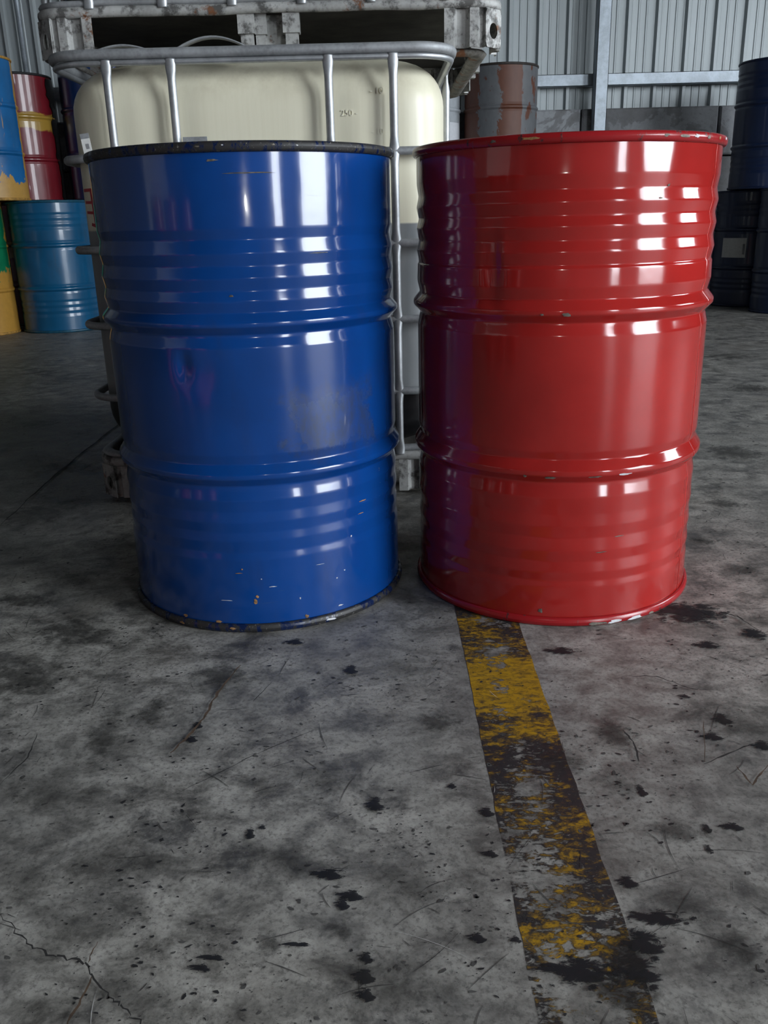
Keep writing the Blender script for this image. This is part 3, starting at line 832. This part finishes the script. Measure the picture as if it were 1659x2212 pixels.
for lx, z, w, h, mt in ((0.006, 0.064, 0.004, 0.005, 'chip_rust'), (0.010, 0.074, 0.003, 0.003, 'chip_rust'), (-0.022, 0.123, 0.008, 0.001, 'chip_rust'), (-0.015, 0.131, 0.002, 0.002, 'chip_rust'),
                        (0.005, 0.634, 0.004, 0.002, 'chip'), (-0.01, 0.85, 0.010, 0.002, 'chip'), (0.05, 0.83, 0.05, 0.0012, 'chip'), (0.10, 0.022, 0.004, 0.004, 'chip_rust'),
                        (0.165, 0.028, 0.006, 0.002, 'chip_white'), (-0.07, 0.020, 0.008, 0.003, 'chip_rust'), (-0.14, 0.022, 0.006, 0.004, 'chip_rust'), (0.19, 0.165, 0.002, 0.002, 'chip_white'),
                        (0.175, 0.10, 0.0016, 0.0016, 'chip_white'), (0.16, 0.088, 0.002, 0.0016, 'chip_white'), (0.13, 0.125, 0.008, 0.0008, 'chip_white'), (0.155, 0.70, 0.02, 0.001, 'chip'),
                        (0.215, 0.23, 0.010, 0.0014, 'chip_rust'), (0.21, 0.205, 0.008, 0.001, 'chip_rust'), (0.04, 0.093, 0.008, 0.0009, 'chip_white'), (-0.05, 0.066, 0.012, 0.0007, 'chip_white'),
                        (0.02, 0.11, 0.0014, 0.0014, 'chip_white'), (0.09, 0.062, 0.0016, 0.002, 'chip_white')):
    chip(blue, HERO_BLUE, lx, z, w, h, M[mt])

def rim_chip(root, ang, z, w, h, mat, n=12):
    q = MB(); r0 = R0 + 0.0082; a0 = math.radians(ang); pts = []
    for k in range(n):
        a = 2 * math.pi * k / n; f = 0.55 + 0.7 * random.random()
        da = w * f * math.cos(a) / r0
        pts.append((r0 * math.cos(a0 + da), r0 * math.sin(a0 + da), z + h * f * math.sin(a)))
    q.add([((r0 + 0.0004) * math.cos(a0), (r0 + 0.0004) * math.sin(a0), z)] + pts, [(0, k + 1, (k + 1) % n + 1) for k in range(n)])
    return q.obj('paint_chip', mat, root)
for ang, z, w, h, mt in ((-112, 0.871, 0.016, 0.0030, 'chip_rust'), (-125, 0.870, 0.006, 0.0025, 'chip'), (-68, 0.871, 0.006, 0.0030, 'chip'), (-60, 0.870, 0.010, 0.0026, 'chip'),
                         (-54, 0.871, 0.007, 0.0030, 'chip_white'), (-47, 0.870, 0.006, 0.0026, 'chip'), (-38, 0.871, 0.005, 0.0026, 'chip_rust'), (-30, 0.872, 0.006, 0.0024, 'chip_white'),
                         (-82, 0.006, 0.020, 0.0036, 'chip'), (-75, 0.006, 0.016, 0.0034, 'chip_white'), (-66, 0.006, 0.018, 0.0034, 'chip_white'), (-58, 0.006, 0.008, 0.0030, 'chip')):
    rim_chip(red, ang, z, w, h, M[mt])
for ang, z, w, h, mt in ((-140, 0.872, 0.005, 0.0016, 'chip'), (-96, 0.871, 0.004, 0.0014, 'chip'), (-88, 0.872, 0.002, 0.0010, 'chip_white'), (-72, 0.872, 0.003, 0.0014, 'chip'),
                         (-64, 0.871, 0.002, 0.0010, 'chip_white'), (-120, 0.009, 0.007, 0.0030, 'chip_rust'), (-98, 0.010, 0.006, 0.0030, 'chip_rust'), (-60, 0.008, 0.012, 0.0026, 'chip_white')):
    rim_chip(blue, ang, z, w, h, M[mt])

# background drums
M['teal'] = mat_paint('teal_blue_paint', (0.004, 0.088, 0.200), wear=0.4, dirt=0.5, seed=2.0, rough=0.3)
M['green_yellow'] = mat_peel('green_over_yellow_paint', (0.004, 0.20, 0.085), (0.56, 0.30, 0.055), 0.16, zlow=0.40)
M['blue_yellow'] = mat_peel('sky_blue_over_yellow_paint', (0.008, 0.135, 0.37), (0.60, 0.34, 0.08), 0.03, zlow=0.15)
M['maroon'] = mat_paint('maroon_paint', (0.17, 0.010, 0.018), wear=0.6, dirt=0.9, seed=6.0, rough=0.34, patches=[((0.40, 0.24, 0.04), 5, 0.8, 0.85, (0.50, 0.61, 0.0))])
M['navy'] = mat_paint('navy_paint', (0.006, 0.030, 0.125), wear=0.2, dirt=0.3, seed=9.0, rough=0.3)
M['navy2'] = mat_paint('dark_navy_paint', (0.005, 0.016, 0.060), wear=0.1, dirt=0.3, seed=12.0, rough=0.42)
M['rustdrum'] = mat_rustdrum()
M['rust_rim'] = mat_plain('rusty_dark_rim', (0.035, 0.028, 0.025), 0.6, 0, 0.4, 40)
M['pale'] = mat_plain('pale_grey_paint', (0.40, 0.43, 0.46), 0.45, 0, 0.12, 12)
M['dark_rim'] = mat_plain('dark_steel_rim', (0.02, 0.02, 0.022), 0.5, 0.2, 0.4, 40)
M['teal_rim'] = mat_plain('teal_rim', (0.008, 0.07, 0.12), 0.4, 0, 0.3, 40)
M['navy_rim'] = mat_plain('navy_rim', (0.006, 0.014, 0.05), 0.45, 0, 0.3, 40)
M['yellow_rim'] = mat_plain('yellow_rim', (0.42, 0.23, 0.05), 0.6, 0, 0.4, 40)
HL = 0.935
GL, GR = 'drums stacked at the left', 'drums stacked at the right'
drum((-2.44, 6.87, 0), 'ribbed', RIBBED, M['teal'], M['teal_rim'], 'teal blue steel drum on the floor left of the white tank', GL, h=HL)
drum((-3.02, 6.70, 0), 'plain', PLAIN, M['green_yellow'], M['yellow_rim'], 'green drum with peeling yellow paint at the left edge of the floor', GL, h=HL, rz=math.radians(24.3))
drum((-2.81, 6.72, HL), 'plain', PLAIN, M['blue_yellow'], M['yellow_rim'], 'sky blue drum with yellow paint runs stacked above the green drum', GL, h=HL, rz=math.radians(22.7))
drum((-2.78, 7.42, 0), 'plain', PLAIN, M['maroon'], M['dark_rim'], 'lower maroon drum hidden behind the green and teal drums', GL, h=HL)
mar = drum((-2.78, 7.42, HL), 'plain', PLAIN, M['maroon'], M['dark_rim'], 'maroon drum with a yellow band stacked behind the sky blue drum', GL, h=HL - 0.02)
drum((-2.15, 7.50, 0), 'plain', PLAIN, M['navy'], M['navy_rim'], 'lower navy drum hidden behind the teal drum', GL, h=HL)
drum((-2.15, 7.50, HL), 'plain', PLAIN, M['navy'], M['navy_rim'], 'navy blue drum stacked close behind the left side of the white tank', GL, h=HL + 0.05)
GB = 'drums stacked behind the tank'
drum((1.01, 7.58, 0), 'plain', PLAIN, M['rustdrum'], M['rust_rim'], 'lower rusty drum hidden behind the red drum', GB, h=0.92)
drum((1.01, 7.58, 0.92), 'plain', PLAIN, M['rustdrum'], M['rust_rim'], 'rusty brown and grey peeling drum seen above the red drum', GB, h=0.93)
drum((0.40, 7.60, 0), 'plain', PLAIN, M['pale'], M['dark_rim'], 'lower pale grey drum hidden behind the white tank', GB, h=0.92)
pale = drum((0.40, 7.60, 0.92), 'plain', PLAIN, M['pale'], M['dark_rim'], 'pale grey drum with a white label between the tank and the rusty drum', GB, h=0.93)
low = drum((3.06, 7.44, 0), 'ribbed', RIBBED, M['navy2'], M['navy_rim'], 'dark navy drum with a paper label on the floor at the right', GR, h=0.895)
drum((3.16, 6.83, 0), 'ribbed', RIBBED, M['navy2'], M['navy_rim'], 'dark navy drum at the right edge nearest the camera in its stack', GR, h=0.895)
drum((3.03, 7.16, 0.895), 'ribbed', RIBBED, M['navy2'], M['navy_rim'], 'dark navy drum stacked on top of two others at the right', GR, h=0.89)
# drum mirrored in the blue paint, outside the frame
for (px, py, lb_) in ((-2.17, -0.91, 'red steel drum out of frame, first of three mirrored in the blue drum'), (-2.66, -0.52, 'red steel drum out of frame, second of three mirrored in the blue drum'), (-3.04, -0.02, 'red steel drum out of frame, third of three mirrored in the blue drum')):
    drum((px, py, 0), 'plain', PLAIN, M['red'], M['red_rim'], lb_, 'red drums beside the camera')

def curved_label(root, a0, a1, z0, z1, mat, name='paper_label', r=R0 + 0.0015, bars=None):
    q = MB(); n = 10; vs_ = []
    for k in range(n + 1):
        a = math.radians(a0 + (a1 - a0) * k / n)
        vs_ += [(r * math.cos(a), r * math.sin(a), z0), (r * math.cos(a), r * math.sin(a), z1)]
    q.add(vs_, [(2 * k, 2 * k + 2, 2 * k + 3, 2 * k + 1) for k in range(n)])
    return q.obj(name, mat, root, True)
# black tar run down the right flank of the maroon drum
M['tar'] = mat_plain('black_tar', (0.012, 0.011, 0.011), 0.35, 0, 0.4, 30, 0.4)
q = MB(); vs_ = []; n_ = 46
for k in range(n_ + 1):
    z = 0.005 + 0.885 * k / n_
    w0 = -14 + 9 * mnoise.noise(Vector((z * 7, 2.2, 0))) + 5 * mnoise.noise(Vector((z * 25, 5.2, 0))) + 8 * (1 - k / n_)
    for j in range(5):
        a = math.radians(w0 + (30 - w0) * j / 4)
        rr = R0 + 0.0095 + 0.001 * mnoise.noise(Vector((z * 30, j, 1)))
        vs_.append((rr * math.cos(a), rr * math.sin(a), z))
q.add(vs_, [(5 * k + j, 5 * k + j + 1, 5 * k + j + 6, 5 * k + j + 5) for k in range(n_) for j in range(4)])
q.obj('tar_run', M['tar'], mar, True)
lb = curved_label(low, -158, -118, 0.385, 0.535, M['paper'])
curved_label(low, -123, -119.5, 0.41, 0.49, M['print'], 'label_print', R0 + 0.0022)
curved_label(pale, -80, -18, 0.22, 0.53, mat_plain('white_label', (0.66, 0.68, 0.72), 0.7, 0, 0.04, 50))

# ------------------------------------------------------------------ caged plastic tanks on steel pallets
def flat_tube(path_z, x, y, along, flats, r=0.0105):
    """upright tube pinched flat where it crosses the hoops"""
    zs = sorted(set([path_z[0], path_z[1]] + [f + d for f in flats for d in (-0.034, -0.022, -0.012, 0, 0.012, 0.022, 0.034) if path_z[0] <= f + d <= path_z[1]]))
    ra, rb, P = [], [], []
    for z in zs:
        d = min(abs(z - f) for f in flats)
        k = max(0.0, 1 - d / 0.034)
        k = k * k * (3 - 2 * k)
        ra.append(r * (1 + 0.28 * k)); rb.append(r * (1 - 0.50 * k)); P.append((x, y, z))
    q = MB()
    q.sweep(P, ra, rb, 12, up=along)
    return q

def tank(loc, hx, hy, front_x, side_y, label, detail=True):
    root = empty('tank_container', loc); tag(root, label, 'tank')
    # ---- pallet
    pal = empty('pallet', (0, 0, 0)); pal.parent = root
    hpx, hpy = hx, hy
    q = MB(); q.sweep(rrect(hpx - 0.055, hpy - 0.055, 0.05, 0.012, 6), 0.024, 0.011, 8, True); q.obj('skid', M['skid'], pal, True)
    FZ0, FZ1 = 0.016, 0.108
    for sx in (-1, 1):
        for sy in (-1, 1):
            prof = [(0.155, 0.0), (0.130, 0.0), (0.120, 0.018), (0.098, 0.018), (0.088, 0.0), (0.066, 0.0), (0.060, 0.010), (0.051, 0.010), (0.046, 0.0)]
            pl = [(a, b) for a, b in prof]
            pl2 = [(b, a) for a, b in prof][::-1]
            for seg in (pl, pl2):
                q = MB(); tck = 0.004; n = len(seg)
                vs_ = []
                for z in (FZ0, FZ1):
                    fl = 0.006 * (1 if z == FZ1 else 0)
                    vs_ += [(sx * (hpx - a), sy * (hpy - b), z) for a, b in seg]
                    vs_ += [(sx * (hpx - a - (tck if seg is pl2 else 0)), sy * (hpy - b - (tck if seg is pl else 0)), z) for a, b in seg]
                fs_ = []
                for i in range(n - 1):
                    fs_ += [(i, i + 1, 2 * n + i + 1, 2 * n + i), (n + i, 3 * n + i, 3 * n + i + 1, n + i + 1), (i, n + i, n + i + 1, i + 1), (2 * n + i, 2 * n + i + 1, 3 * n + i + 1, 3 * n + i)]
                fs_ += [(0, 2 * n, 3 * n, n), (n - 1, 2 * n - 1, 4 * n - 1, 3 * n - 1)]
                q.add(vs_, fs_)
                fix_normals(q.obj('foot_plate', M['pallet'], pal))
            # chamfered corner plate with a round hole
            q = MB(); c = 0.046; cen = Vector((c / 2, c / 2)); N = 24
            hw, hh, zc, rh = c / math.sqrt(2), (FZ1 - FZ0) / 2, (FZ0 + FZ1) / 2, 0.0165
            def P3(u, z, dep):
                return (sx * (hpx - (cen.x + u / math.sqrt(2) + dep)), sy * (hpy - (cen.y - u / math.sqrt(2) + dep)), z)
            vs_ = []
            for dep in (0.0, 0.003):
                for k in range(N):
                    a = 2 * math.pi * k / N
                    ca, sa = math.cos(a), math.sin(a)
                    sc_ = min(hw / max(1e-6, abs(ca)), hh / max(1e-6, abs(sa)))
                    vs_.append(P3(ca * sc_, zc + sa * sc_, dep))
                for k in range(N):
                    a = 2 * math.pi * k / N
                    vs_.append(P3(rh * math.cos(a), zc - 0.006 + 1.15 * rh * math.sin(a), dep))
            fs_ = []
            for k in range(N):
                k2 = (k + 1) % N
                fs_ += [(k, k2, N + k2, N + k), (2 * N + k, 3 * N + k, 3 * N + k2, 2 * N + k2), (N + k, N + k2, 3 * N + k2, 3 * N + k)]
            q.add(vs_, fs_); fix_normals(q.obj('corner_plate', M['pallet'], pal))
    # middle feet on the four sides
    def mid_foot(cx, cy, ax):
        for k, (u0, u1, dep) in enumerate(((-0.078, -0.040, 0.0), (-0.040, -0.010, 0.014), (0.040, 0.078, 0.0))):
            q = MB()
            def bx(a0, a1, d0, d1, z0, z1):
                if ax == 'x': q.box(cx + a0, cx + a1, min(cy + d0, cy + d1), max(cy + d0, cy + d1), z0, z1)
                else: q.box(min(cx + d0, cx + d1), max(cx + d0, cx + d1), cy + a0, cy + a1, z0, z1)
            s_ = 1 if (cy if ax == 'x' else cx) < 0 else -1
            bx(u0 - 0.003, u1 + 0.003, s_ * (dep - 0.004), s_ * (dep + 0.03), 0.062, 0.112)
            bx(u0 + 0.003, u1 - 0.002, s_ * (dep + 0.002), s_ * (dep + 0.028), 0.016, 0.062)
            q.obj('foot_post', M['pallet'], pal)
        q = MB()
        s_ = 1 if (cy if ax == 'x' else cx) < 0 else -1
        if ax == 'x': q.box(cx - 0.02, cx + 0.045, min(cy + s_ * 0.03, cy + s_ * 0.034), max(cy + s_ * 0.03, cy + s_ * 0.034), 0.016, 0.11)
        else: q.box(min(cx + s_ * 0.03, cx + s_ * 0.034), max(cx + s_ * 0.03, cx + s_ * 0.034), cy - 0.02, cy + 0.045, 0.016, 0.11)
        q.obj('foot_plate', M['pallet'], pal)
    mid_foot(0, -hpy + 0.012, 'x'); mid_foot(0, hpy - 0.012, 'x'); mid_foot(-hpx + 0.012, 0, 'y'); mid_foot(hpx - 0.012, 0, 'y')
    # deck: black plate and rolled rim
    q = MB(); ring = rrect(hpx - 0.012, hpy - 0.012, 0.07, 0.112, 8); n = len(ring)
    q.add(ring + [(a, b, 0.117) for a, b, c_ in ring], [tuple(reversed(range(n))), tuple(range(n, 2 * n))] + [(i, (i + 1) % n, n + (i + 1) % n, n + i) for i in range(n)])
    q.obj('deck', M['deck'], pal)
    base_loop = rrect(hpx - 0.006, hpy - 0.006, 0.07, 0.0, 8, nx=30, ny=30)
    lp = [(a, b, 0.120 + 0.0035 * mnoise.noise(Vector((a * 9 + loc[2] * 3, b * 9, 2)))) for a, b, c_ in base_loop]
    q = MB(); q.sweep(lp, 0.010, 0.0135, 10, True); q.obj('deck_rim', M['pallet'], pal, True)
    lp = [(a * 0.985, b * 0.985, 0.140 + 0.003 * mnoise.noise(Vector((a * 7, b * 7 + 4, 9)))) for a, b, c_ in base_loop]
    q = MB(); q.sweep(lp, 0.016, 0.010, 8, True); q.obj('deck_lip', M['galv_dull'], pal, True)
    # ---- bottle
    bx_, by_ = hx - 0.016, hy - 0.022
    Z0, Z1, rt, rb_, rc = 0.128, 1.143, 0.115, 0.13, 0.135
    rows = []
    for k in range(9):
        a = HP * k / 8; rows.append((Z0 + rb_ * (1 - math.cos(a)), rb_ * (1 - math.sin(a))))
    for k in range(1, 26): rows.append((Z0 + rb_ + (Z1 - rt - Z0 - rb_) * k / 26, 0.0))
    for k in range(11):
        a = HP * k / 10; rows.append((Z1 - rt + rt * math.sin(a), rt * (1 - math.cos(a))))
    q = MB(); vs_ = []; NL = None
    tubes_f = front_x
    for (z, ins) in rows:
        lp = rrect(bx_ - ins, by_ - ins, max(0.02, rc - ins * 0.3), z, 8, nx=70, ny=50)
        NL = len(lp)
        for (a, b, c_) in lp:
            bul = math.sin(max(0, min(1, (z - Z0) / (Z1 - Z0))) * math.pi) ** 0.5
            if abs(b) > by_ - ins - 0.012:
                dd = min(abs(a - tx) for tx in tubes_f)
                e = math.exp(-(dd / 0.045) ** 2)
                b -= math.copysign(0.012 * e * bul, b)
            if abs(a) > bx_ - ins - 0.012:
                dd = min(abs(b - ty) for ty in side_y)
                a -= math.copysign(0.010 * math.exp(-(dd / 0.045) ** 2) * bul, a)
            vs_.append((a, b, c_))
    nr = len(rows)
    fs_ = [(i * NL + k, i * NL + (k + 1) % NL, (i + 1) * NL + (k + 1) % NL, (i + 1) * NL + k) for i in range(nr - 1) for k in range(NL)]
    fs_ += [tuple(reversed(range(NL))), tuple((nr - 1) * NL + k for k in range(NL))]
    q.add(vs_, fs_)
    bot = q.obj('bottle', M['bottle'], root, True)
    q = MB(); q.lathe([(0.08, 1.142), (0.08, 1.152), (0.074, 1.156), (0.0005, 1.156)], 32); o = q.obj('filler_cap', M['skid'], bot, True)
    # ---- cage
    cage = empty('cage'); cage.parent = root
    hoops = [0.303, 0.497, 0.692, 0.914]
    for z in hoops:
        q = MB(); q.sweep(rrect(hx, hy, 0.10, z, 10), 0.0085, 0.0105, 10, True); q.obj('hoop', M['galv_dull'], cage, True)
    q = MB(); q.sweep(rrect(hx + 0.003, hy + 0.003, 0.10, 1.1475, 12), 0.0105, 0.0122, 12, True); q.obj('top_rail', M['galv_dull'], cage, True)
    q = MB(); q.sweep(rrect(hx - 0.002, hy - 0.002, 0.10, 1.129, 12), 0.0085, 0.0075, 10, True); q.obj('top_rail', M['galv'], cage, True)
    for tx in front_x:
        for sy in (-1, 1):
            flat_tube((0.125, 1.135), tx, sy * (hy + 0.003), (0, 1, 0), hoops + [1.12, 0.14]).obj('upright', M['galv'], cage, True)
    for ty in side_y:
        for sx in (-1, 1):
            flat_tube((0.125, 1.135), sx * (hx + 0.003), ty, (1, 0, 0), hoops + [1.12, 0.14]).obj('upright', M['galv'], cage, True)
    return root, bot, cage

low_tank, bottle, cage = tank((-0.302, 2.975, 0), 0.503, 0.605, (-0.350, -0.192, 0.193, 0.352), (-0.29, 0.0, 0.29),
                              'white plastic tank in a galvanised cage standing on the floor behind the drums')
# bent straps lying under the upper pallet, on the front rail
for (x0, x1, hgt) in ((-0.385, -0.235, 0.016), (-0.185, 0.005, 0.030)):
    q = MB(); n = 14; vs_ = []
    for k in range(n + 1):
        t_ = k / n; z = 1.155 + hgt * math.sin(math.pi * t_) ** 0.9; xx = x0 + (x1 - x0) * t_
        vs_ += [(xx, -0.597, z), (xx, -0.56, z + 0.002), (xx, -0.56, z - 0.002), (xx, -0.597, z - 0.004)]
    q.add(vs_, [(4 * k + a, 4 * k + (a + 1) % 4, 4 * k + 4 + (a + 1) % 4, 4 * k + 4 + a) for k in range(n) for a in range(4)])
    q.obj('bent_strap', M['galv_dull'], cage, True)
# name plate on the cage
q = MB(); q.box(-0.175, -0.115, -0.622, -0.618, 0.86, 0.957); q.obj('name_plate', M['galv_dull'], cage)
# figures moulded in the plastic
def relief(txt, x, z, size, mat, parent, y):
    cu = bpy.data.curves.new('figures', 'FONT'); cu.body = txt; cu.size = size; cu.extrude = 0.0019; cu.align_x = 'CENTER'; cu.align_y = 'CENTER'
    tmp = bpy.data.objects.new('figures', cu); COL.objects.link(tmp)
    dg = bpy.context.evaluated_depsgraph_get()
    me = bpy.data.meshes.new_from_object(tmp.evaluated_get(dg))
    bpy.data.objects.remove(tmp)
    me.materials.clear(); me.materials.append(mat)
    for v in me.vertices:          # lay the figures on the pillowed face
        dd = min(abs(x + v.co.x - tx) for tx in (-0.350, -0.192, 0.193, 0.352))
        bul = math.sin((z - 0.128) / 1.015 * math.pi) ** 0.5
        v.co.z -= 0.012 * math.exp(-(dd / 0.045) ** 2) * bul
    o = link(bpy.data.objects.new('moulded_figures', me), parent)
    o.location = (x, y, z); o.rotation_euler = (HP, 0, 0)
    return o
yb = -0.605 + 0.022
relief('- 10', 0.310, 1.056, 0.021, M['emboss'], bottle, yb)
relief('250 -', 0.240, 1.006, 0.021, M['emboss'], bottle, yb)
relief('- 10', 0.310, 0.962, 0.020, M['emboss'], bottle, yb)
# red hand painted strokes near the tank's left edge
q = MB()
def stroke(p0, p1, w):
    a, b = Vector((p0[0], 0, p0[1])), Vector((p1[0], 0, p1[1])); d = (b - a).normalized(); s_ = Vector((-d.z, 0, d.x)) * w / 2
    def yy(x): # follow the rounded corner of the bottle
        ex = max(0.0, abs(x) - (0.487 - 0.135)); return -(0.583 - 0.135) - math.sqrt(max(0.0, 0.135 ** 2 - ex ** 2)) - 0.003
    n = 5; vs_ = []
    for k in range(n + 1):
        c = a.lerp(b, k / n)
        for sg in (1, -1):
            pp = c + s_ * sg; vs_.append((pp.x, yy(pp.x), pp.z))
    q.add(vs_, [(2 * k, 2 * k + 1, 2 * k + 3, 2 * k + 2) for k in range(n)])
stroke((-0.441, 0.845), (-0.436, 0.752), 0.009); stroke((-0.470, 0.842), (-0.439, 0.842), 0.008)
stroke((-0.468, 0.812), (-0.440, 0.811), 0.007); stroke((-0.466, 0.787), (-0.438, 0.785), 0.007); stroke((-0.452, 0.757), (-0.436, 0.752), 0.008)
q.obj('painted_mark', M['spray'], bottle)

up_tank, _b, _c = tank((-0.270, 3.060, 1.1596), 0.615, 0.50, (-0.46, -0.27, -0.09, 0.09, 0.27, 0.46), (-0.36, -0.19, 0.19, 0.36),
                       'upper caged tank whose dented steel pallet rests on the tank below')

# paper tag caught on the cage beside the blue drum's rim
tg = empty('paper_tag', (-0.715, 2.352, 0.925), 0.0); tg.rotation_euler = (0, -0.12, 0)
tag(tg, 'small white paper tag sticking up behind the left rim of the blue drum', 'tag')
q = MB(); q.box(-0.011, 0.011, -0.001, 0, 0, 0.034); q.obj('slip', M['paper'], tg)
q = MB(); q.box(-0.011, 0.011, -0.0014, -0.0004, 0.034, 0.046); q.obj('clip', M['galv_dull'], tg)
q = MB(); q.box(-0.002, 0.006, -0.0016, -0.0008, 0.010, 0.022); q.obj('print', M['print'], tg)
